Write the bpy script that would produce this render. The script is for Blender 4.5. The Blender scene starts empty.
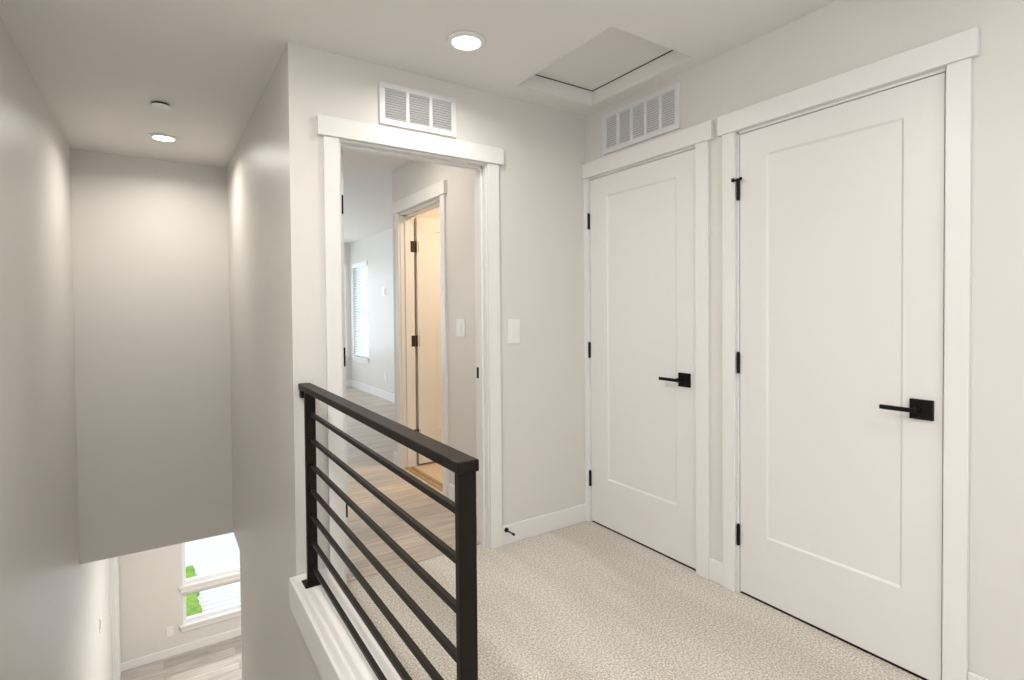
import bpy, bmesh, math, random
from mathutils import Matrix, Vector

scene = bpy.context.scene
COL = scene.collection
random.seed(4)

# ------------------------------------------------------------------ camera
cam_data = bpy.data.cameras.new('camera')
cam = bpy.data.objects.new('camera', cam_data); COL.objects.link(cam)
F = Vector((0.55157, 0.83393, -0.018286)).normalized()
R = Vector((0.83395, -0.55177, -0.008415)); R = (R - F * R.dot(F)).normalized()
U = R.cross(F)
m = Matrix((R, U, -F)).transposed().to_4x4()
m.translation = (0, 0, 1.2774)
cam.matrix_world = m
cam_data.sensor_width = 36
cam_data.lens = 537.27 / 1024 * 36
cam_data.shift_y = -(340 - 319.8) / 1024
cam_data.clip_start = 0.02
scene.camera = cam

# ------------------------------------------------------------------ world, sun, exposure
scene.view_settings.view_transform = 'Standard'
scene.view_settings.look = 'None'
scene.view_settings.gamma = 1
scene.view_settings.use_curve_mapping = False
scene.view_settings.exposure = -0.05

world = bpy.data.worlds.new('overcast_sky'); scene.world = world
world.use_nodes = True
bg = world.node_tree.nodes['Background']
bg.inputs[0].default_value = (0.80, 0.90, 1.0, 1)
bg.inputs[1].default_value = 1.5
sun_d = bpy.data.lights.new('sun', 'SUN'); sun_d.energy = 1.6; sun_d.angle = math.radians(3)
sun_d.color = (1.0, 0.96, 0.9)
sun = bpy.data.objects.new('sun', sun_d); COL.objects.link(sun)
sun.rotation_euler = (math.radians(-48), math.radians(22), 0)     # comes from beyond the far wall (+Y)
sun.location = (2, 14, 8)

def area(name, loc, size, power, color, rot=(0, 0, 0), shape='DISK', size_y=None, spread=None):
    d = bpy.data.lights.new(name, 'AREA'); d.shape = shape; d.size = size
    if size_y: d.size_y = size_y
    d.energy = power; d.color = color
    if spread: d.spread = math.radians(spread)
    o = bpy.data.objects.new(name, d); COL.objects.link(o)
    o.location = loc; o.rotation_euler = rot
    return o

WARM = (1.0, 0.955, 0.895)
H = 2.432                    # upstairs ceiling
# added fill lights at the ceiling, out of view, brightening hall and stairwell
area('hall_fill_behind', (1.15, -0.55, H - 0.02), 0.13, 14, WARM)
area('landing_fill', (0.05, 0.35, H - 0.02), 0.13, 10, WARM)
area('stairwell_fill', (-0.18, 1.4, H - 0.02), 0.13, 23, WARM)
# added fill through made-up windows in the hall end and left wall
area('hall_end_fill', (0.35, -2.66, 1.35), 1.6, 80, (1.0, 0.99, 0.975), (math.radians(90), 0, math.radians(180)), 'RECTANGLE', 2.0)
area('landing_side_fill', (-0.66, -1.0, 1.35), 1.9, 26, (1.0, 0.99, 0.975), (0, math.radians(-90), 0), 'RECTANGLE', 1.9)
# daylight outside end and side bedroom windows, bathroom lamp; the rest is added fill
area('bedroom_window_light', (1.75, 9.32, 1.32), 1.7, 16, (0.86, 0.94, 1.0), (math.radians(-90), 0, 0), 'RECTANGLE', 1.5)
area('bedroom_side_window_light', (3.05, 8.59, 1.3), 1.5, 2.5, (0.86, 0.94, 1.0), (0, math.radians(90), 0), 'RECTANGLE', 0.75)
area('bedroom_left_fill', (-0.66, 7.2, 1.3), 1.5, 55, (0.86, 0.94, 1.0), (0, math.radians(-90), 0), 'RECTANGLE', 1.5)  # added fill behind a made-up left bedroom window
area('bedroom_hall_fill', (1.10, 3.25, H - 0.02), 0.13, 7, (1.0, 0.93, 0.84))  # unseen fill added to brighten the bathroom wall
area('ground_floor_side_fill', (3.0, 8.35, -1.6), 1.5, 55, (0.97, 0.99, 1.0), (math.radians(-90), 0, 0), 'RECTANGLE', 1.7)  # added fill outside the unseen second ground floor window
area('ground_floor_fill', (1.9, 5.6, -0.53), 0.14, 50, WARM)  # unseen fill added for the ground floor room
area('ground_floor_entry_fill', (0.95, 6.3, -0.53), 0.14, 40, WARM)  # added fill lifting the lower stairwell walls
area('bathroom_lamp', (2.35, 3.3, H - 0.03), 0.25, 24, (1.0, 0.74, 0.47))

# ------------------------------------------------------------------ materials
def mat(name, col, rough=0.6, metal=0.0, spec=0.5, bump=None, var=None):
    mt = bpy.data.materials.new(name); mt.use_nodes = True
    nt = mt.node_tree; b = nt.nodes['Principled BSDF']
    b.inputs['Base Color'].default_value = (*col, 1)
    b.inputs['Roughness'].default_value = rough
    b.inputs['Metallic'].default_value = metal
    b.inputs['Specular IOR Level'].default_value = spec
    tc = nt.nodes.new('ShaderNodeTexCoord')
    if bump:
        sc, st, ds = bump
        n = nt.nodes.new('ShaderNodeTexNoise'); n.inputs['Scale'].default_value = sc; n.inputs['Detail'].default_value = 4
        nt.links.new(tc.outputs['Object'], n.inputs['Vector'])
        bp = nt.nodes.new('ShaderNodeBump'); bp.inputs['Strength'].default_value = st; bp.inputs['Distance'].default_value = ds
        nt.links.new(n.outputs['Fac'], bp.inputs['Height']); nt.links.new(bp.outputs['Normal'], b.inputs['Normal'])
    if var:
        sc, c2, lo, hi = var
        n = nt.nodes.new('ShaderNodeTexNoise'); n.inputs['Scale'].default_value = sc; n.inputs['Detail'].default_value = 3
        nt.links.new(tc.outputs['Object'], n.inputs['Vector'])
        r = nt.nodes.new('ShaderNodeValToRGB'); r.color_ramp.elements[0].position = lo; r.color_ramp.elements[1].position = hi
        r.color_ramp.elements[0].color = (*col, 1); r.color_ramp.elements[1].color = (*c2, 1)
        nt.links.new(n.outputs['Fac'], r.inputs['Fac']); nt.links.new(r.outputs['Color'], b.inputs['Base Color'])
    return mt

M_WALL = mat('greige_wall_paint', (0.69, 0.668, 0.635), 0.42, spec=0.35, bump=(60, 0.04, 0.002))
M_CEIL = mat('ceiling_paint', (0.78, 0.76, 0.735), 0.6, spec=0.3, bump=(50, 0.04, 0.002))
M_TRIM = mat('white_trim_paint', (0.775, 0.765, 0.75), 0.32, spec=0.5)
M_DOOR = mat('white_door_paint', (0.755, 0.74, 0.725), 0.34, spec=0.5)
M_BLACK = mat('matte_black_metal', (0.005, 0.0047, 0.0045), 0.45, spec=0.2)
M_RAIL = mat('dark_bronze_metal', (0.012, 0.009, 0.0068), 0.42, spec=0.14, bump=(300, 0.05, 0.0005))
M_BRONZE = mat('aged_bronze', (0.06, 0.042, 0.025), 0.35, metal=0.7)
M_PLATE = mat('white_plastic', (0.80, 0.79, 0.76), 0.35)
M_DARK = mat('dark_gap', (0.02, 0.018, 0.016), 0.8)
M_GREY = mat('grey_duct_shade', (0.16, 0.16, 0.165), 0.8)
M_LOUV = mat('white_enamel_louvre', (0.72, 0.72, 0.72), 0.4)
M_VINYL = mat('white_vinyl_frame', (0.78, 0.82, 0.86), 0.35)
M_BLIND = mat('white_blind_slat', (0.82, 0.85, 0.85), 0.5)
M_WOODSTRIP = mat('oak_threshold_wood', (0.30, 0.19, 0.09), 0.45, var=(30, (0.42, 0.28, 0.14), 0.3, 0.7))
M_BATHFLOOR = mat('beige_vinyl_sheet', (0.62, 0.50, 0.36), 0.45)
M_HEDGE = mat('lawn_green', (0.12, 0.30, 0.02), 0.9, var=(14, (0.28, 0.50, 0.05), 0.35, 0.65))
M_SOIL = mat('grey_mulch', (0.20, 0.20, 0.19), 0.9)
M_DECKLINE = mat('siding_white', (0.80, 0.80, 0.80), 0.7)

def carpet_material():
    mt = bpy.data.materials.new('speckled_beige_carpet'); mt.use_nodes = True
    nt = mt.node_tree; L = nt.links; b = nt.nodes['Principled BSDF']
    b.inputs['Roughness'].default_value = 0.95; b.inputs['Specular IOR Level'].default_value = 0.1
    b.inputs['Sheen Weight'].default_value = 0.15
    tc = nt.nodes.new('ShaderNodeTexCoord')
    n1 = nt.nodes.new('ShaderNodeTexNoise'); n1.inputs['Scale'].default_value = 130; n1.inputs['Detail'].default_value = 5; n1.inputs['Roughness'].default_value = 0.75
    r1 = nt.nodes.new('ShaderNodeValToRGB')
    e = r1.color_ramp.elements; e[0].position = 0.37; e[0].color = (0.33, 0.29, 0.24, 1); e[1].position = 0.62; e[1].color = (0.86, 0.81, 0.735, 1)
    n2 = nt.nodes.new('ShaderNodeTexNoise'); n2.inputs['Scale'].default_value = 2.2; n2.inputs['Detail'].default_value = 2
    mp = nt.nodes.new('ShaderNodeMapping'); mp.inputs['Scale'].default_value = (1.8, 0.5, 1)      # nap brushed along the hall
    r2 = nt.nodes.new('ShaderNodeValToRGB')
    e = r2.color_ramp.elements; e[0].position = 0.40; e[0].color = (0.88, 0.87, 0.85, 1); e[1].position = 0.60; e[1].color = (1, 1, 1, 1)
    mx = nt.nodes.new('ShaderNodeMix'); mx.data_type = 'RGBA'; mx.blend_type = 'MULTIPLY'; mx.inputs[0].default_value = 1
    L.new(tc.outputs['Object'], n1.inputs['Vector']); L.new(tc.outputs['Object'], mp.inputs['Vector']); L.new(mp.outputs['Vector'], n2.inputs['Vector'])
    L.new(n1.outputs['Fac'], r1.inputs['Fac']); L.new(n2.outputs['Fac'], r2.inputs['Fac'])
    L.new(r1.outputs['Color'], mx.inputs[6]); L.new(r2.outputs['Color'], mx.inputs[7]); L.new(mx.outputs[2], b.inputs['Base Color'])
    bp = nt.nodes.new('ShaderNodeBump'); bp.inputs['Strength'].default_value = 0.5; bp.inputs['Distance'].default_value = 0.003
    L.new(n1.outputs['Fac'], bp.inputs['Height']); L.new(bp.outputs['Normal'], b.inputs['Normal'])
    return mt
M_CARPET = carpet_material()

def plank_material(name, c1, c2, rough=0.42):
    mt = bpy.data.materials.new(name); mt.use_nodes = True
    nt = mt.node_tree; L = nt.links; b = nt.nodes['Principled BSDF']
    b.inputs['Roughness'].default_value = rough; b.inputs['Specular IOR Level'].default_value = 0.45
    tc = nt.nodes.new('ShaderNodeTexCoord')
    br = nt.nodes.new('ShaderNodeTexBrick')
    br.inputs['Scale'].default_value = 1; br.inputs['Brick Width'].default_value = 1.22; br.inputs['Row Height'].default_value = 0.18
    br.inputs['Mortar Size'].default_value = 0.0018; br.inputs['Mortar Smooth'].default_value = 0.2; br.offset = 0.37
    br.inputs['Color1'].default_value = (*c1, 1); br.inputs['Color2'].default_value = (*c2, 1)
    br.inputs['Mortar'].default_value = (c1[0] * .45, c1[1] * .45, c1[2] * .45, 1)
    mp = nt.nodes.new('ShaderNodeMapping'); mp.inputs['Scale'].default_value = (2.0, 22, 1)
    n = nt.nodes.new('ShaderNodeTexNoise'); n.inputs['Scale'].default_value = 1.6; n.inputs['Detail'].default_value = 5; n.inputs['Distortion'].default_value = 0.6
    r = nt.nodes.new('ShaderNodeValToRGB'); e = r.color_ramp.elements
    e[0].position = 0.3; e[0].color = (0.72, 0.70, 0.68, 1); e[1].position = 0.65; e[1].color = (1.08, 1.06, 1.04, 1)
    mx = nt.nodes.new('ShaderNodeMix'); mx.data_type = 'RGBA'; mx.blend_type = 'MULTIPLY'; mx.inputs[0].default_value = 0.9
    L.new(tc.outputs['Object'], br.inputs['Vector']); L.new(tc.outputs['Object'], mp.inputs['Vector']); L.new(mp.outputs['Vector'], n.inputs['Vector'])
    L.new(n.outputs['Fac'], r.inputs['Fac']); L.new(br.outputs['Color'], mx.inputs[6]); L.new(r.outputs['Color'], mx.inputs[7])
    L.new(mx.outputs[2], b.inputs['Base Color'])
    return mt
M_PLANK = plank_material('greige_oak_planks', (0.62, 0.545, 0.46), (0.50, 0.435, 0.365))
M_PLANK_LOW = plank_material('grey_oak_planks', (0.55, 0.52, 0.49), (0.34, 0.315, 0.29))

def concrete_material():
    mt = bpy.data.materials.new('pale_concrete'); mt.use_nodes = True
    nt = mt.node_tree; b = nt.nodes['Principled BSDF']; b.inputs['Roughness'].default_value = 0.8
    tc = nt.nodes.new('ShaderNodeTexCoord'); br = nt.nodes.new('ShaderNodeTexBrick')
    br.inputs['Scale'].default_value = 1; br.inputs['Brick Width'].default_value = 30; br.inputs['Row Height'].default_value = 0.14
    br.inputs['Mortar Size'].default_value = 0.006
    br.inputs['Color1'].default_value = (0.78, 0.78, 0.77, 1); br.inputs['Color2'].default_value = (0.72, 0.72, 0.72, 1); br.inputs['Mortar'].default_value = (0.42, 0.43, 0.44, 1)
    nt.links.new(tc.outputs['Object'], br.inputs['Vector']); nt.links.new(br.outputs['Color'], b.inputs['Base Color'])
    return mt
M_CONC = concrete_material()

def glass_material():
    mt = bpy.data.materials.new('clear_window_glass'); mt.use_nodes = True
    nt = mt.node_tree; b = nt.nodes['Principled BSDF']; out = nt.nodes['Material Output']
    t = nt.nodes.new('ShaderNodeBsdfTransparent'); g = nt.nodes.new('ShaderNodeBsdfGlossy'); g.inputs['Roughness'].default_value = 0.02
    mx = nt.nodes.new('ShaderNodeMixShader'); mx.inputs[0].default_value = 0.06
    nt.links.new(t.outputs[0], mx.inputs[1]); nt.links.new(g.outputs[0], mx.inputs[2]); nt.links.new(mx.outputs[0], out.inputs[0])
    nt.nodes.remove(b)
    return mt
M_GLASS = glass_material()

def emit_material(name, col, st):
    mt = bpy.data.materials.new(name); mt.use_nodes = True
    b = mt.node_tree.nodes['Principled BSDF']
    b.inputs['Base Color'].default_value = (0.8, 0.8, 0.8, 1)
    b.inputs['Emission Color'].default_value = (*col, 1); b.inputs['Emission Strength'].default_value = st
    return mt
M_LED = emit_material('lit_led_diffuser', (1.0, 0.95, 0.88), 9.0)

# ------------------------------------------------------------------ mesh helpers
def bx(bm, x0, x1, y0, y1, z0, z1):
    v = [bm.verts.new(p) for p in ((x0, y0, z0), (x1, y0, z0), (x1, y1, z0), (x0, y1, z0), (x0, y0, z1), (x1, y0, z1), (x1, y1, z1), (x0, y1, z1))]
    for f in ((3, 2, 1, 0), (4, 5, 6, 7), (0, 1, 5, 4), (1, 2, 6, 5), (2, 3, 7, 6), (3, 0, 4, 7)):
        bm.faces.new([v[i] for i in f])

def boxes(*bs):
    bm = bmesh.new()
    for b in bs: bx(bm, *b)
    return bm

def obj(name, bm, m, parent=None, bevel=0, loc=None, smooth=False, seg=2):
    bmesh.ops.recalc_face_normals(bm, faces=bm.faces)
    me = bpy.data.meshes.new(name); bm.to_mesh(me); bm.free()
    for mm in (m if isinstance(m, (list, tuple)) else [m]): me.materials.append(mm)
    if smooth:
        for p in me.polygons: p.use_smooth = True
    o = bpy.data.objects.new(name, me); COL.objects.link(o)
    if loc: o.location = loc
    if parent: o.parent = parent; 
    if parent and not loc:                        # children meshes are written in world coordinates
        o.location = -world_loc(parent)
    if bevel:
        b = o.modifiers.new('bevel', 'BEVEL'); b.width = bevel; b.segments = seg; b.limit_method = 'ANGLE'; b.angle_limit = math.radians(40)
    return o

def world_loc(o):
    v = Vector(o.location)
    while o.parent: o = o.parent; v = v + Vector(o.location)
    return v

def thing(name, label, cat, loc=(0, 0, 0), group=None):
    o = bpy.data.objects.new(name, None); COL.objects.link(o); o.location = loc
    o.empty_display_size = 0.05
    o['label'] = label; o['category'] = cat
    if group: o['group'] = group
    return o

def struct_root(name, loc=(0, 0, 0), label=None, cat=None):
    o = bpy.data.objects.new(name, None); COL.objects.link(o); o.location = loc; o.empty_display_size = 0.05
    o['kind'] = 'structure'
    if label: o['label'] = label
    if cat: o['category'] = cat
    return o

def struct(name, bm, m, label, cat, bevel=0):
    o = obj(name, bm, m, None, bevel); o['kind'] = 'structure'; o['label'] = label; o['category'] = cat
    return o

def disc(bm, c, r0, r1, z0, z1, n=48):
    """closed frustum around c from z0 (radius r0) to z1 (radius r1)"""
    a = [bm.verts.new((c[0] + r0 * math.cos(t), c[1] + r0 * math.sin(t), z0)) for t in [2 * math.pi * i / n for i in range(n)]]
    b = [bm.verts.new((c[0] + r1 * math.cos(t), c[1] + r1 * math.sin(t), z1)) for t in [2 * math.pi * i / n for i in range(n)]]
    for i in range(n): bm.faces.new([a[i], a[(i + 1) % n], b[(i + 1) % n], b[i]])
    bm.faces.new(a[::-1]); bm.faces.new(b)

def ring_lathe(bm, c, prof, n=48):
    """closed ring profile [(r, z), ...] spun around the vertical through c"""
    rows = [[bm.verts.new((c[0] + r * math.cos(2 * math.pi * i / n), c[1] + r * math.sin(2 * math.pi * i / n), z)) for i in range(n)] for r, z in prof]
    k = len(prof)
    for j in range(k):
        for i in range(n):
            bm.faces.new([rows[j][i], rows[j][(i + 1) % n], rows[(j + 1) % k][(i + 1) % n], rows[(j + 1) % k][i]])

def tube(bm, p0, p1, r, n=16, r1=None):
    p0 = Vector(p0); p1 = Vector(p1); d = (p1 - p0).normalized()
    a = d.orthogonal().normalized(); b = d.cross(a); r1 = r if r1 is None else r1
    A = [bm.verts.new(p0 + (a * math.cos(t) + b * math.sin(t)) * r) for t in [2 * math.pi * i / n for i in range(n)]]
    B = [bm.verts.new(p1 + (a * math.cos(t) + b * math.sin(t)) * r1) for t in [2 * math.pi * i / n for i in range(n)]]
    for i in range(n): bm.faces.new([A[i], A[(i + 1) % n], B[(i + 1) % n], B[i]])
    bm.faces.new(A[::-1]); bm.faces.new(B)

# ------------------------------------------------------------------ key dimensions
XL, XS, XR = -0.485, 0.488, 2.162
YB, YF = 2.456, 4.845
T = 0.115                    # wall thickness
ZL, ZC = -3.05, -0.50        # ground floor level and its ceiling
YW = 7.976                   # ground floor front wall
W1, W1E = 1.645, 4.27        # bathroom wall beyond the doorway
W2, YR = 2.75, 9.12          # bedroom side wall and end wall
FRONT = -2.5                 # end of the hall behind the camera

# ------------------------------------------------------------------ the setting
# hall floor + stair landing (carpet over the joists)
struct('floor_hall', boxes((XS + 0.005, XR + T, FRONT, YB + 0.085, -0.30, 0.0), (XL, XS + 0.005, FRONT, 0.88, -0.30, 0.0)), M_CARPET,
       'speckled beige cut pile carpet of the upstairs hall', 'carpet')
struct('floor_bedroom', boxes((XS + T, W1 + 0.02, YB + 0.085, W1E, -0.30, 0.002), (XS + T, W2, W1E, YR, -0.30, 0.002), (XL, XS + T, YF + T, YR, -0.30, 0.002)), M_PLANK,
       'light oak plank floor beyond the open doorway', 'floor')
struct('floor_bathroom', boxes((W1 + 0.02, 3.4, YB + T, W1E - T, -0.30, 0.0)), M_BATHFLOOR, 'beige floor inside the warm lit bathroom', 'floor')
struct('floor_ground', boxes((XL, 4.2, -0.5, YW, ZL - 0.1, ZL)), M_PLANK_LOW, 'grey oak plank floor at the bottom of the stairwell', 'floor')

# ceiling with the attic hatch opening
hx0, hx1, hy0, hy1 = 1.565, 2.088, 1.612, 2.308
bm = bmesh.new()
X0, X1, Y0, Y1, Z1 = XL - T, 3.5, FRONT - T, YR + T, H + 0.30
bx(bm, X0, hx0, Y0, Y1, H, Z1); bx(bm, hx1, X1, Y0, Y1, H, Z1); bx(bm, hx0, hx1, Y0, hy0, H, Z1); bx(bm, hx0, hx1, hy1, Y1, H, Z1)
struct('ceiling', bm, M_CEIL, 'flat pale greige ceiling over the hall and stairwell', 'ceiling')
struct('ceiling_ground', boxes((XL - T, 4.3, YF + T - 0.001, YW + T, ZC, -0.305), (XS + T, 4.3, -0.6, YF + T - 0.001, ZC, -0.305)), M_CEIL,
       'ceiling of the ground floor room below', 'ceiling')

# walls
bm = bmesh.new()
bx(bm, XL - T, XL, FRONT - T, YR + T, ZL - 0.1, 0.38)
for ya, yb in ((FRONT - T, -1.95), (-0.05, 6.1), (8.3, YR + T)): bx(bm, XL - T, XL, ya, yb, 0.38, H)
for ya, yb, za, zb in ((-1.95, -0.05, 0.38, 0.40), (6.1, 8.3, 0.38, 0.55), (-1.95, -0.05, 2.3, H), (6.1, 8.3, 2.05, H)): bx(bm, XL - T, XL, ya, yb, za, zb)
struct('wall_left', bm, M_WALL, 'tall greige wall running down the left of the stairwell', 'wall')
struct('wall_stair_far', boxes((XL, XS, YF, YF + T, ZC, H)), M_WALL, 'greige wall closing the far end of the stairwell, open underneath', 'wall')
struct('wall_stair_right', boxes((XS, XS + T, YB, YF + T, ZC, H), (XS, XS + T, 0.88, 4.45, ZL, ZC), (XS, XS + 0.004, 0.88, YB, ZC, 0.0)), M_WALL,
       'greige wall on the right side of the stairwell', 'wall')
dx0, dx1, dz = 0.695, 1.478, 2.058     # rough opening of the doorway
struct('wall_back', boxes((XS + T, dx0, YB, YB + T, 0, H), (dx1, XR, YB, YB + T, 0, H), (dx0, dx1, YB, YB + T, dz, H)), M_WALL,
       'greige wall with the open cased doorway', 'wall')
D1 = (1.665, 2.420); D2 = (0.693, 1.433)       # closet doors, right edge and left edge
g = 0.012
struct('wall_right', boxes((XR, XR + T, FRONT, D2[0] - g, 0, H), (XR, XR + T, D2[1] + g, D1[0] - g, 0, H), (XR, XR + T, D1[1] + g, YB + T, 0, H),
       (XR, XR + T, D2[0] - g, D2[1] + g, 2.055, H), (XR, XR + T, D1[0] - g, D1[1] + g, 2.055, H)), M_WALL, 'greige wall holding the two closed white doors', 'wall')
struct('wall_closet_back', boxes((2.95, 3.0, 0.3, YB, 0, H), (XR + T, 2.95, 0.3, 0.35, 0, H), (XR + T, 2.95, 1.52, 1.57, 0, H)), M_WALL, 'closet inner wall behind the doors', 'wall')
struct('wall_hall_end', boxes((XL, -0.45, FRONT - T, FRONT, 0, H), (1.15, XR + T, FRONT - T, FRONT, 0, H), (-0.45, 1.15, FRONT - T, FRONT, 0, 0.38), (-0.45, 1.15, FRONT - T, FRONT, 2.32, H)), M_WALL, 'hall end wall behind the camera', 'wall')
by0, by1 = 3.352, 4.102                        # bathroom door opening
struct('wall_bathroom', boxes((W1, W1 + T, YB + T, by0 - 0.018, 0, H), (W1, W1 + T, by1 + 0.018, W1E, 0, H), (W1, W1 + T, by0 - 0.018, by1 + 0.018, 2.06, H),
       (W1 + T, 3.4, W1E - T, W1E, 0, H), (3.4, 3.5, YB + T, W1E, 0, H), (XR, 3.4, YB + T * 0.0, YB + T, 0, H)), M_WALL,
       'greige wall with the bathroom door beyond the doorway', 'wall')
wy0, wy1, wz0, wz1 = 8.22, 8.97, 0.53, 2.07    # bedroom side window
struct('wall_bedroom_side', boxes((W2, W2 + T, W1E, wy0, 0, H), (W2, W2 + T, wy1, YR + T, 0, H), (W2, W2 + T, wy0, wy1, 0, wz0), (W2, W2 + T, wy0, wy1, wz1, H)), M_WALL,
       'pale daylit bedroom wall with the blind', 'wall')
ex0, ex1, ez0, ez1 = 0.9, 2.67, 0.53, 2.07     # bedroom end window
struct('wall_bedroom_end', boxes((XL, ex0, YR, YR + T, -0.3, H), (ex1, W2, YR, YR + T, -0.3, H), (ex0, ex1, YR, YR + T, -0.3, ez0), (ex0, ex1, YR, YR + T, ez1, H)), M_WALL,
       'far end wall of the bedroom', 'wall')
gx0, gx1, gza, gzb, gzc, gzd = 0.215, 1.45, -2.70, -2.31, -2.20, -0.95   # ground floor window, two lights
hx_0, hx_1 = 2.2, 3.8
struct('wall_ground_front', boxes((XL, gx0, YW, YW + T, ZL, ZC), (gx1, hx_0, YW, YW + T, ZL, ZC), (hx_1, 4.3, YW, YW + T, ZL, ZC), (gx0, gx1, YW, YW + T, ZL, gza), (gx0, gx1, YW, YW + T, gzd, ZC),
       (gx0, gx1, YW, YW + T, gzb, gzc), (hx_0, hx_1, YW, YW + T, ZL, -2.4), (hx_0, hx_1, YW, YW + T, -0.85, ZC)), M_WALL, 'greige ground floor wall with the lower window', 'wall')
struct('wall_ground_side', boxes((4.2, 4.3, -0.6, YW, ZL, ZC), (XL, 4.2, -0.6, -0.5, ZL, -0.3)), M_WALL, 'ground floor room side wall', 'wall')

# staircase going down (carpeted)
bm = bmesh.new(); n = 16; rise = -ZL / n; run = 0.272
for i in range(1, n):
    y = 0.88 + (i - 1) * run
    bx(bm, XL, XS, y, y + run + 0.02, ZL, -i * rise)
st = struct('stair_flight', bm, M_CARPET, 'carpeted stair flight going down', 'stairs', 0.008)

# baseboards
BH = 0.105
def base(name, b, label): return struct(name, boxes(b), M_TRIM, label, 'baseboard', 0.004)
base('baseboard_back', (1.538, XR, YB - 0.014, YB, 0, BH), 'white baseboard between the doorway and the corner')
struct('baseboard_right', boxes((XR - 0.014, XR, 1.510, 1.586, 0, BH), (XR - 0.014, XR, FRONT, 0.620, 0, BH)), M_TRIM, 'white baseboard along the wall of closed doors', 'baseboard', 0.004)
struct('baseboard_bathroom_wall', boxes((W1 - 0.014, W1, YB + T, 3.265, 0, BH), (W1 - 0.014, W1, 4.19, W1E, 0, BH), (W1 - 0.014, W2, W1E, W1E + 0.014, 0, BH)), M_TRIM, 'white baseboard beside the bathroom door', 'baseboard', 0.004)
struct('baseboard_bedroom', boxes((W2 - 0.014, W2, W1E + 0.014, YR, 0, 0.115), (XL, W2 - 0.014, YR - 0.014, YR, 0, 0.115)), M_TRIM, 'white baseboard around the far bedroom', 'baseboard', 0.004)
struct('baseboard_ground', boxes((XL, 2.2, YW - 0.014, YW, ZL, ZL + 0.10)), M_TRIM, 'white baseboard on the ground floor wall', 'baseboard', 0.004)

# white casing strip at the end of the left wall downstairs
struct('trim_1', boxes((XL, XL + 0.045, 7.50, 7.62, ZL, -0.9), (XL, XL + 0.055, 7.62, YW - 0.014, ZL, -0.9)), M_TRIM, 'tall white casing at the end of the left wall downstairs', 'trim', 0.003)

# knee-high curb that carries the railing: drywall core, white cap board with a nosing and fascia
curb = struct_root('trim_2', (0.53, 1.7, 0), 'long low white painted curb under the black railing', 'trim')
obj('curb_core', boxes((XS - 0.012, 0.600, 0.90, YB, 0.0, 0.112)), M_TRIM, curb, 0.002)
obj('curb_cap', boxes((0.466, 0.618, 0.89, YB, 0.112, 0.13)), M_TRIM, curb, 0.004)
obj('curb_fascia', boxes((0.458, 0.476, 0.885, YB, 0.0, 0.128), (0.470, XS - 0.012, 0.888, YB, -0.012, 0.02)), M_TRIM, curb, 0.003)
obj('curb_shoe', boxes((0.600, 0.612, 0.90, YB, 0.0, 0.085)), M_TRIM, curb, 0.002)

# ------------------------------------------------------------------ door builder
def shaker_leaf(bm, w, h, t, pw0, pw1, pz0, pz1, depth=0.007, slope=0.008):
    """leaf from u 0..w, z 0..h, front face at n=0 going back to n=t; recessed flat panel with sloped sticking on the front"""
    def V(u, nn, z): return bm.verts.new((u, nn, z))
    o = [V(0, 0, 0), V(w, 0, 0), V(w, 0, h), V(0, 0, h)]
    a = [V(pw0, 0, pz0), V(pw1, 0, pz0), V(pw1, 0, pz1), V(pw0, 0, pz1)]
    s = slope
    b = [V(pw0 + s, depth, pz0 + s), V(pw1 - s, depth, pz0 + s), V(pw1 - s, depth, pz1 - s), V(pw0 + s, depth, pz1 - s)]
    k = [V(0, t, 0), V(w, t, 0), V(w, t, h), V(0, t, h)]
    for i in range(4):
        j = (i + 1) % 4
        bm.faces.new([o[i], o[j], a[j], a[i]]); bm.faces.new([a[i], a[j], b[j], b[i]]); bm.faces.new([o[i], k[i], k[j], o[j]])
    bm.faces.new(b); bm.faces.new(k[::-1])

def lever_handle(root, y, z, x, spindle_y, tip_y):
    """square rosette with a flat lever pointing towards +Y (door hinged on the far side)"""
    hroot = obj('door_handle', boxes((x - 0.011, x, y - 0.034, y + 0.034, z - 0.034, z + 0.034)), M_BLACK, root, 0.0015)
    bm = bmesh.new(); tube(bm, (x - 0.010, spindle_y, z), (x - 0.045, spindle_y, z), 0.011, 20)
    obj('handle_neck', bm, M_BLACK, hroot, smooth=False)
    obj('lever', boxes((x - 0.055, x - 0.044, spindle_y - 0.011, tip_y, z - 0.0075, z + 0.0075)), M_BLACK, hroot, 0.002)
    return hroot

def hinge_on_right_wall(root, y, z):
    bm = bmesh.new(); x = XR - 0.006
    for k in range(5):
        tube(bm, (x, y, z - 0.045 + k * 0.018), (x, y, z - 0.045 + k * 0.018 + 0.0172), 0.0068, 14)
    tube(bm, (x, y, z + 0.045), (x, y, z + 0.050), 0.005, 12)
    bx(bm, x, XR + 0.004, y - 0.004, y + 0.004, z - 0.045, z + 0.045)
    return obj('hinge', bm, M_BLACK, root)

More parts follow.
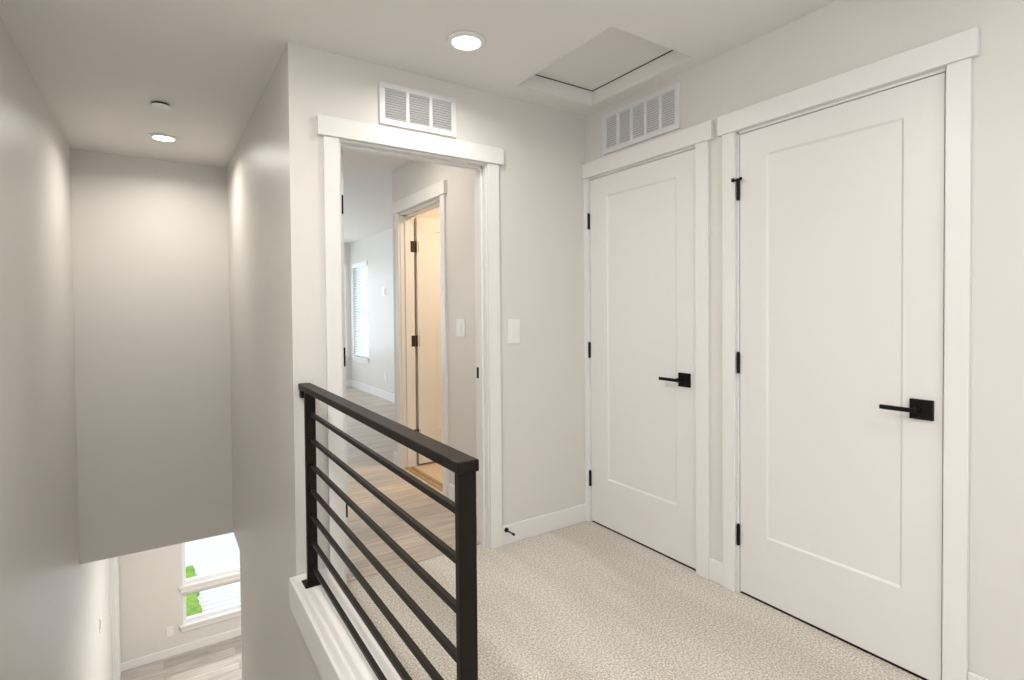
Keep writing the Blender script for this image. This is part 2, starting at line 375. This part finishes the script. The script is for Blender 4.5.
def closet_door(name, rng, cas_l, cas_r, hdr, panel_y, handle, label, stop=False):
    y0, y1 = rng
    r = struct_root(name, (XR, (y0 + y1) / 2, 0), label, 'door')
    bm = bmesh.new(); w = y1 - y0; h = 2.043 - 0.010
    shaker_leaf(bm, w, h, 0.035, panel_y[0] - y0, panel_y[1] - y0, 0.287 - 0.010, 1.932 - 0.010)
    # (u, n, z) -> world: u along +Y from y0, n into the wall (+X)
    bmesh.ops.transform(bm, matrix=Matrix(((0, 1, 0, XR + 0.002), (1, 0, 0, y0), (0, 0, 1, 0.010), (0, 0, 0, 1))), verts=bm.verts)
    obj('door_leaf', bm, M_DOOR, r, 0.0012)
    # jamb lining with stop
    gp = 0.003
    obj('jamb', boxes((XR - 0.001, XR + T, y0 - g, y0 - gp, 0, 2.055), (XR - 0.001, XR + T, y1 + gp, y1 + g, 0, 2.055), (XR - 0.001, XR + T, y0 - g, y1 + g, 2.046, 2.055),
                     (XR + 0.040, XR + 0.075, y0 - gp, y0 + 0.01, 0, 2.046), (XR + 0.040, XR + 0.075, y1 - 0.01, y1 + gp, 0, 2.046), (XR + 0.040, XR + 0.075, y0, y1, 2.03, 2.046)), M_TRIM, r)
    obj('side_casing', boxes((XR - 0.018, XR, *cas_l, 0, hdr[2])), M_TRIM, r, 0.0018)
    obj('side_casing', boxes((XR - 0.018, XR, *cas_r, 0, hdr[2])), M_TRIM, r, 0.0018)
    obj('head_casing', boxes((XR - 0.027, XR, hdr[0], hdr[1], hdr[2], hdr[3])), M_TRIM, r, 0.0018)
    for i, z in enumerate((1.800, 1.033, 0.262)):
        hg = hinge_on_right_wall(r, y1 + 0.004, z)
        if stop and i == 0:
            bm = bmesh.new()
            yy = y1 + 0.004; zz = z + 0.043; x = XR - 0.006
            tube(bm, (x, yy, zz - 0.005), (x, yy, zz + 0.006), 0.0095, 16)
            tube(bm, (x, yy, zz), (x - 0.017, yy + 0.012, zz), 0.004, 12); tube(bm, (x - 0.015, yy + 0.010, zz), (x - 0.023, yy + 0.016, zz), 0.0085, 14)
            tube(bm, (x, yy, zz), (x - 0.016, yy - 0.022, zz), 0.004, 12); tube(bm, (x - 0.014, yy - 0.018, zz), (x - 0.019, yy - 0.026, zz), 0.0065, 14)
            obj('hinge_pin_stop', bm, M_BLACK, hg)
    lever_handle(r, handle[0], handle[1], XR + 0.002, handle[0] + 0.012, handle[2])
    return r

closet_door('door_1', D1, (D1[1] + 0.007, YB), (1.586, D1[0] - 0.009), (1.560, YB, 2.056, 2.142), (1.785, 2.28), (1.7315, 0.926, 1.852),
            'farther closed white single panel door beside the corner')
closet_door('door_2', D2, (1.447, 1.510), (0.620, D2[0] - 0.010), (0.602, 1.529, 2.058, 2.144), (0.808, 1.31), (0.750, 0.928, 0.859),
            'nearer and larger closed white single panel door with a square black lever', stop=True)
obj('floor_gap', boxes((XR + 0.004, XR + 0.03, D1[0], D1[1], 0.0005, 0.002), (XR + 0.004, XR + 0.03, D2[0], D2[1], 0.0005, 0.002)), M_DARK)['kind'] = 'structure'

# ------------------------------------------------------------------ cased doorway in the back wall with its open door
dr = struct_root('door_3', (1.09, YB, 0), 'open cased doorway with the white door swung into the far room', 'doorway')
jl, jr, jt = 0.706, 1.464, 2.044
obj('jamb', boxes((dx0, jl, YB - 0.001, YB + T + 0.001, 0, jt), (jr, dx1, YB - 0.001, YB + T + 0.001, 0, jt), (dx0, dx1, YB - 0.001, YB + T + 0.001, jt, dz)), M_TRIM, dr, 0.001)
obj('door_stop', boxes((jl, jl + 0.007, YB + 0.036, YB + 0.072, 0, jt), (jr - 0.011, jr, YB + 0.036, YB + 0.072, 0, jt), (jl, jr, YB + 0.036, YB + 0.072, jt - 0.011, jt)), M_TRIM, dr, 0.001)
obj('side_casing', boxes((0.628, 0.695, YB - 0.018, YB, 0, 2.054)), M_TRIM, dr, 0.0018)
obj('side_casing', boxes((1.468, 1.538, YB - 0.018, YB, 0, 2.054)), M_TRIM, dr, 0.0018)
obj('head_casing', boxes((0.602, 1.564, YB - 0.027, YB, 2.054, 2.140)), M_TRIM, dr, 0.0018)
obj('strike_plate', boxes((jr - 0.0015, jr + 0.0005, YB + 0.083, YB + 0.112, 0.905, 0.965)), M_BLACK, dr)
obj('side_casing', boxes((0.628, 0.695, YB + T, YB + T + 0.018, 0, 2.054)), M_TRIM, dr, 0.0018)
obj('side_casing', boxes((1.468, 1.538, YB + T, YB + T + 0.018, 0, 2.054)), M_TRIM, dr, 0.0018)
obj('head_casing', boxes((0.602, 1.564, YB + T, YB + T + 0.022, 2.054, 2.140)), M_TRIM, dr, 0.0018)
bm = bmesh.new(); shaker_leaf(bm, 0.735, 2.029, 0.035, 0.12, 0.615, 0.273, 1.918)
bmesh.ops.transform(bm, matrix=Matrix(((0, -1, 0, jl + 0.045), (1, 0, 0, YB + T + 0.006), (0, 0, 1, 0.014), (0, 0, 0, 1))), verts=bm.verts)
obj('door_leaf', bm, M_TRIM, dr, 0.001)
for z in (1.785, 1.06, 0.335):
    bm = boxes((jl + 0.003, jl + 0.0425, YB + T + 0.0035, YB + T + 0.0065, z - 0.045, z + 0.045))
    tube(bm, (jl + 0.002, YB + T + 0.004, z - 0.045), (jl + 0.002, YB + T + 0.004, z + 0.045), 0.0065, 12)
    bx(bm, jl + 0.0002, jl + 0.0018, YB + T - 0.03, YB + T + 0.004, z - 0.045, z + 0.045)
    obj('hinge', bm, M_BLACK, dr)
obj('transition_strip', boxes((jl, jr, YB + 0.070, YB + 0.092, 0.0, 0.006)), M_PLANK, dr, 0.002)

# ------------------------------------------------------------------ bathroom door beyond
bd = struct_root('door_4', (W1, 3.7, 0), 'bathroom door standing open beyond the doorway', 'door')
obj('jamb', boxes((W1 - 0.001, W1 + T + 0.001, by0 - 0.018, by0, 0, 2.044), (W1 - 0.001, W1 + T + 0.001, by1, by1 + 0.018, 0, 2.044), (W1 - 0.001, W1 + T + 0.001, by0 - 0.018, by1 + 0.018, 2.044, 2.06)), M_TRIM, bd, 0.001)
obj('door_stop', boxes((W1 + 0.036, W1 + 0.072, by1 - 0.011, by1, 0, 2.044), (W1 + 0.036, W1 + 0.072, by0, by0 + 0.011, 0, 2.044), (W1 + 0.036, W1 + 0.072, by0, by1, 2.033, 2.044)), M_TRIM, bd, 0.001)
obj('side_casing', boxes((W1 - 0.018, W1, 3.282, by0 - 0.006, 0, 2.064)), M_TRIM, bd, 0.0018)
obj('side_casing', boxes((W1 - 0.018, W1, by1 + 0.006, 4.175, 0, 2.064)), M_TRIM, bd, 0.0018)
obj('head_casing', boxes((W1 - 0.027, W1, 3.262, 4.20, 2.064, 2.155)), M_TRIM, bd, 0.0018)
bm = bmesh.new(); shaker_leaf(bm, 0.72, 2.025, 0.035, 0.165, 0.555, 0.273, 1.918)
bmesh.ops.transform(bm, matrix=Matrix.Translation((W1 + T + 0.024, by1 - 0.006, 0.016)), verts=bm.verts)
obj('door_leaf', bm, M_DOOR, bd, 0.001)
for z in (1.80, 1.03, 0.26):
    bm = boxes((W1 + T - 0.030, W1 + T + 0.004, by1 - 0.002, by1 + 0.0002, z - 0.045, z + 0.045), (W1 + T + 0.034, W1 + T + 0.0355, by1 - 0.010, by1 + 0.02, z - 0.045, z + 0.045))
    tube(bm, (W1 + T + 0.014, by1 - 0.004, z - 0.045), (W1 + T + 0.014, by1 - 0.004, z + 0.045), 0.0065, 12)
    bx(bm, W1 + T + 0.010, W1 + T + 0.036, by1 - 0.003, by1, z - 0.045, z + 0.045)
    obj('hinge', bm, M_BRONZE, bd)
obj('threshold', boxes((W1 + 0.012, W1 + 0.048, by0, by1, 0.0, 0.008), (W1 + 0.058, W1 + 0.088, by0, by1, 0.0, 0.007)), M_WOODSTRIP, bd, 0.002)

# ------------------------------------------------------------------ windows
def window(name, plane, a0, a1, z0, z1, depth_at, out, label, sill=True, thing_parts=True, meet=None):
    """plane 'x' or 'y': wall plane normal axis; a0..a1 span; depth_at: inner wall face; out: +1 outwards direction"""
    r = struct_root(name, ((a0 + a1) / 2, depth_at, z0) if plane == 'y' else (depth_at, (a0 + a1) / 2, z0), label, 'window')
    def B(a, b, d0, d1, c, e):
        d0, d1 = sorted((depth_at + d0 * out, depth_at + d1 * out))
        return (a, b, d0, d1, c, e) if plane == 'y' else (d0, d1, a, b, c, e)
    f = 0.04
    obj('window_frame', boxes(B(a0, a0 + f, .05, .11, z0, z1), B(a1 - f, a1, .05, .11, z0, z1), B(a0 + f, a1 - f, .05, .11, z0, z0 + f), B(a0 + f, a1 - f, .05, .11, z1 - f, z1)), M_VINYL, r, 0.002)
    if meet:
        obj('meeting_rail', boxes(B(a0 + f, a1 - f, .06, .10, meet - .02, meet + .02)), M_VINYL, r, 0.002)
    obj('window_glass', boxes(B(a0 + f, a1 - f, .078, .084, z0 + f, z1 - f)), M_GLASS, r)
    if sill:
        obj('window_sill', boxes(B(a0 - .035, a1 + .035, -.03, .055, z0 - .028, z0 + .002), B(a0 - .02, a1 + .02, -.014, 0, z0 - .085, z0 - .028)), M_TRIM, r, 0.003)
    return r
window('window_1', 'y', gx0, gx1, gzc, gzd, YW, 1, 'upper light of the ground floor window')
window('window_2', 'y', gx0, gx1, gza, gzb, YW, 1, 'low wide light under the ground floor window')
window('window_3', 'x', wy0, wy1, wz0, wz1, W2, 1, 'bedroom side window behind the white blind', meet=1.3)
window('window_4', 'y', ex0, ex1, ez0, ez1, YR, 1, 'bright bedroom end window seen at the left edge of the doorway')
window('window_5', 'y', hx_0, hx_1, -2.4, -0.85, YW, 1, 'second ground floor window')

window('window_6', 'y', -0.45, 1.15, 0.38, 2.32, FRONT, -1, 'made-up tall hall end window behind the camera, admitting added fill')  # this and the next openings are added to let fill light in
window('window_7', 'x', -1.95, -0.05, 0.40, 2.30, XL, -1, 'made-up landing window behind the camera, admitting added fill')
window('window_8', 'x', 6.1, 8.3, 0.55, 2.05, XL, -1, 'made-up bedroom window in the left wall, admitting added fill')

# ------------------------------------------------------------------ attic hatch
at = thing('attic_hatch', 'recessed square attic hatch in the ceiling near the corner, pale panel in a stepped frame', 'attic hatch', ((hx0 + hx1) / 2, (hy0 + hy1) / 2, H))
hz = H + 0.078
obj('hatch_panel', boxes((hx0 + 0.004, hx1 - 0.004, hy0 + 0.004, hy1 - 0.004, hz + 0.003, hz + 0.02)), M_CEIL, at, 0.002)
w = 0.010
obj('hatch_frame', boxes((hx0, hx0 + w, hy0, hy1, H + 0.002, hz + 0.05), (hx1 - w, hx1, hy0, hy1, H + 0.002, hz + 0.05), (hx0 + w, hx1 - w, hy0, hy0 + w, H + 0.002, hz + 0.05), (hx0 + w, hx1 - w, hy1 - w, hy1, H + 0.002, hz + 0.05)), M_CEIL, at, 0.003)
obj('hatch_gap', boxes((hx0 + w, hx0 + w + 0.003, hy0 + w, hy1 - w, hz - 0.001, hz + 0.003), (hx1 - w - 0.003, hx1 - w, hy0 + w, hy1 - w, hz - 0.001, hz + 0.003),
                    (hx0 + w, hx1 - w, hy1 - w - 0.003, hy1 - w, hz - 0.001, hz + 0.003)), M_DARK, at)

# ------------------------------------------------------------------ railing
XC = 0.532
rl = thing('stair_railing', 'black metal railing with seven horizontal bars on the white curb beside the stairwell', 'railing', (XC, 1.7, 0.13))
obj('handrail', boxes((0.506, 0.556, 0.968, YB - 0.006, 0.942, 0.967)), M_RAIL, rl, 0.003)
obj('wall_bracket', boxes((0.512, 0.553, YB - 0.007, YB, 0.905, 0.943), (0.512, 0.553, YB - 0.03, YB - 0.006, 0.905, 0.936)), M_RAIL, rl, 0.0015)
for y0, y1 in ((0.974, 0.994), (2.338, 2.360)):
    p = obj('post', boxes((0.510, 0.552, y0, y1, 0.134, 0.944)), M_RAIL, rl, 0.0025)
    yc = (y0 + y1) / 2
    obj('base_plate', boxes((0.494, 0.566, yc - 0.036, yc + 0.036, 0.130, 0.1365)), M_RAIL, p, 0.0015)
for i in range(7):
    z = 0.850 - i * 0.1075
    b = obj('bar', boxes((0.5235, 0.5385, 0.990, 2.342, z - 0.0075, z + 0.0075)), M_RAIL, rl, 0.0012)
    obj('bar_bracket', boxes((0.519, 0.543, 2.330, 2.3385, z - 0.012, z + 0.012)), M_RAIL, b, 0.001)

# ------------------------------------------------------------------ return air grilles
def grille(label, plane, a0, a1, z0, z1, wall, n, border=0.027, mull=0.017, rows=12):
    r = thing('air_vent', label, 'vent', ((a0 + a1) / 2, wall, z0) if plane == 'y' else (wall, (a0 + a1) / 2, z0), 'white return air grilles over the doors')
    def B(a, b, d0, d1, c, e):           # d measured outwards from the wall into the room
        return (a, b, wall - d1, wall - d0, c, e) if plane == 'y' else (wall - d1, wall - d0, a, b, c, e)
    obj('backing', boxes(B(a0 + border * .7, a1 - border * .7, 0.0005, 0.002, z0 + border * .7, z1 - border * .7)), M_GREY, r)  # dark sheet stands in for the shade behind the louvres
    fr = [B(a0, a1, 0, .012, z0, z0 + border), B(a0, a1, 0, .012, z1 - border, z1), B(a0, a0 + border, 0, .012, z0 + border, z1 - border), B(a1 - border, a1, 0, .012, z0 + border, z1 - border)]
    cw = (a1 - a0 - 2 * border - (n - 1) * mull) / n
    cells = []
    for i in range(n):
        c0 = a0 + border + i * (cw + mull); cells.append((c0, c0 + cw))
        if i < n - 1: fr.append(B(c0 + cw, c0 + cw + mull, 0, .0115, z0 + border, z1 - border))
    obj('frame', boxes(*fr), M_LOUV, r, 0.0012)
    for c0, c1 in cells:
        bm = bmesh.new(); hgt = (z1 - z0 - 2 * border); pitch = hgt / rows
        for k in range(rows):
            z = z0 + border + (k + 0.5) * pitch
            # slat sloping down and outwards
            pr = [(0.0105, z + pitch * .30), (0.003, z - pitch * .20), (0.003, z - pitch * .28), (0.0105, z + pitch * .22)]
            vs = []
            for a in (c0, c1):
                vs.append([bm.verts.new((a, wall - d, zz) if plane == 'y' else (wall - d, a, zz)) for d, zz in pr])
            for i in range(4): bm.faces.new([vs[0][i], vs[0][(i + 1) % 4], vs[1][(i + 1) % 4], vs[1][i]])
            bm.faces.new(vs[0]); bm.faces.new(vs[1][::-1])
        obj('louvres', bm, M_LOUV, r)
    for a in (a0 + border / 2, a1 - border / 2):
        bm = bmesh.new()
        p0 = (a, wall - .0115, (z0 + z1) / 2) if plane == 'y' else (wall - .0115, a, (z0 + z1) / 2)
        p1 = (a, wall - .0135, (z0 + z1) / 2) if plane == 'y' else (wall - .0135, a, (z0 + z1) / 2)
        tube(bm, p0, p1, .004, 12)
        obj('screw', bm, M_PLATE, r)
grille('white three section air vent on the wall above the open doorway', 'y', 0.886, 1.288, 2.157, 2.353, YB, 3, rows=12)
grille('longer white five section air vent above the farther closed door by the corner', 'x', 1.754, 2.294, 2.163, 2.388, XR, 5, rows=14)

# ------------------------------------------------------------------ ceiling lights
def ceiling_light(x, y, label, power, z=H):
    r = thing('ceiling_light', label, 'ceiling light', (x, y, z), 'round white flush ceiling lights')
    bm = bmesh.new(); ring_lathe(bm, (x, y), [(0.082, z), (0.082, z - 0.006), (0.074, z - 0.013), (0.064, z - 0.0135), (0.060, z - 0.010), (0.060, z)])
    obj('trim_ring', bm, M_TRIM, r, smooth=True)
    bm = bmesh.new(); disc(bm, (x, y), 0.0605, 0.0605, z - 0.010, z - 0.002)
    obj('diffuser', bm, M_LED, r)
    a = area('lamp_light', (x, y, z - 0.0145), 0.12, power, WARM, spread=160)
    return r
ceiling_light(1.126, 2.038, 'lit round white ceiling light in front of the air vent over the open doorway', 5.2)
ceiling_light(0.058, 4.215, 'lit round white ceiling light at the far end of the stairwell', 9.5)

sp = thing('sprinkler_cover', 'small round white sprinkler cover hanging just below the stairwell ceiling', 'sprinkler cover', (0.040, 3.56, H))
bm = bmesh.new(); disc(bm, (0.040, 3.56), 0.046, 0.048, H - 0.014, H - 0.011); obj('cover_plate', bm, M_PLATE, sp)
bm = bmesh.new(); disc(bm, (0.040, 3.56), 0.040, 0.040, H - 0.011, H); obj('cup', bm, M_DARK, sp)

# ------------------------------------------------------------------ switches, outlets, thermostat
def wall_plate(name, label, cat, plane, wall, out, a, z, w=0.072, h=0.118, kind='rocker', group=None):
    """out: direction sign of the wall normal into the room"""
    r = thing(name, label, cat, (a, wall, z) if plane == 'y' else (wall, a, z), group)
    def B(a0, a1, d0, d1, c, e):
        d0, d1 = sorted((wall + out * d0, wall + out * d1))
        return (a0, a1, d0, d1, c, e) if plane == 'y' else (d0, d1, a0, a1, c, e)
    obj('cover_plate', boxes(B(a - w / 2, a + w / 2, 0, .006, z - h / 2, z + h / 2)), M_PLATE, r, 0.002)
    if kind == 'rocker':
        obj('rocker', boxes(B(a - .017, a + .017, .005, .009, z - .033, z + .033)), M_PLATE, r, 0.002)
    elif kind == 'outlet':
        obj('receptacle', boxes(B(a - .017, a + .017, .005, .008, z - .033, z + .033)), M_PLATE, r, 0.002)
    elif kind == 'blank':
        obj('display', boxes(B(a - w * .3, a + w * .3, .005, .014, z - h * .3, z + h * .3)), M_PLATE, r, 0.002)
    return r
wall_plate('light_switch', 'white light switch on the hall wall right of the open doorway', 'light switch', 'y', YB, -1, 1.634, 1.160, 0.080, 0.132, group=None)
wall_plate('light_switch', 'white light switch beside the bathroom door, seen through the open doorway', 'light switch', 'x', W1, -1, 3.085, 1.163, 0.115, 0.118)
wall_plate('thermostat', 'small white wall control on the daylit bedroom wall', 'thermostat', 'x', W2, -1, 7.50, 1.56, 0.14, 0.12, 'blank')
wall_plate('wall_outlet', 'white outlet low on the daylit bedroom wall, right of the blind', 'outlet', 'x', W2, -1, 7.47, 0.33, 0.10, 0.12, 'outlet')
wall_plate('wall_outlet', 'white outlet low on the ground floor wall beside the window', 'outlet', 'y', YW, -1, 0.073, -2.735, 0.075, 0.12, 'outlet')
wall_plate('light_switch', 'thin edge-on switch plate on the left wall downstairs, nearer the white casing', 'light switch', 'x', XL, 1, 7.39, -1.96, 0.10, 0.25)
wall_plate('thermostat', 'edge-on wall control on the left wall downstairs, farther from the white casing', 'thermostat', 'x', XL, 1, 6.2, -1.58, 0.10, 0.14, 'blank')

# baseboard door stop
ds = thing('door_stop', 'small black door stop sticking out of the baseboard right of the open doorway', 'door stop', (1.566, YB - 0.014, 0.085))
bm = bmesh.new(); tube(bm, (1.566, YB - 0.014, 0.082), (1.566, YB - 0.020, 0.082), 0.012, 20); obj('mounting_disc', bm, M_BLACK, ds)
bm = bmesh.new(); tube(bm, (1.566, YB - 0.020, 0.082), (1.569, YB - 0.075, 0.080), 0.0035, 12); obj('rod', bm, M_BLACK, ds)
bm = bmesh.new(); tube(bm, (1.569, YB - 0.075, 0.080), (1.5695, YB - 0.087, 0.080), 0.0065, 16); obj('rubber_tip', bm, M_BLACK, ds)

# ------------------------------------------------------------------ blind
bl = thing('window_blind', 'white horizontal slat blind lowered over the bedroom side window', 'blind', (W2 + 0.03, (wy0 + wy1) / 2, wz1))
obj('headrail', boxes((W2 - 0.012, W2 + 0.045, wy0 + 0.004, wy1 - 0.004, wz1 - 0.075, wz1 - 0.003)), M_BLIND, bl, 0.002)
bm = bmesh.new(); zt = wz1 - 0.10
k = 0
while zt - k * 0.042 > wz0 + 0.05:
    z = zt - k * 0.042; c = W2 + 0.022
    v = [bm.verts.new(p) for p in ((c - .02, wy0 + .008, z - .012), (c + .02, wy0 + .008, z + .012), (c + .02, wy1 - .008, z + .012), (c - .02, wy1 - .008, z - .012),
                                   (c - .021, wy0 + .008, z - .0095), (c + .019, wy0 + .008, z + .0145), (c + .019, wy1 - .008, z + .0145), (c - .021, wy1 - .008, z - .0095))]
    for f in ((3, 2, 1, 0), (4, 5, 6, 7), (0, 1, 5, 4), (1, 2, 6, 5), (2, 3, 7, 6), (3, 0, 4, 7)): bm.faces.new([v[i] for i in f])
    k += 1
obj('slats', bm, M_BLIND, bl)
obj('bottom_rail', boxes((W2 + 0.002, W2 + 0.042, wy0 + .008, wy1 - .008, wz0 + .012, wz0 + .032)), M_BLIND, bl, 0.002)

# ------------------------------------------------------------------ outdoors beyond the ground floor window
GZ = -3.20
struct('ground_outside', boxes((-8, 14, YW + T, 30, GZ - 0.2, GZ)), M_CONC, 'sunlit pale paving outside the ground floor window', 'paving')
bm = bmesh.new()
pts = []
yy = 8.75
while yy <= 10.92:
    pts.append((0.465 + random.uniform(-0.03, 0.03), yy)); yy += 0.07
top = [bm.verts.new((x, y, GZ + 0.07)) for x, y in pts] + [bm.verts.new((-3, 10.92, GZ + 0.07)), bm.verts.new((-3, 8.75, GZ + 0.07))]
f = bm.faces.new(top); e = bmesh.ops.extrude_face_region(bm, geom=[f])
bmesh.ops.translate(bm, verts=[v for v in e['geom'] if isinstance(v, bmesh.types.BMVert)], vec=(0, 0, -0.0695))
lawn = obj('lawn', bm, M_HEDGE); lawn['kind'] = 'stuff'; lawn['label'] = 'bright green grass outside the lower window'; lawn['category'] = 'grass'
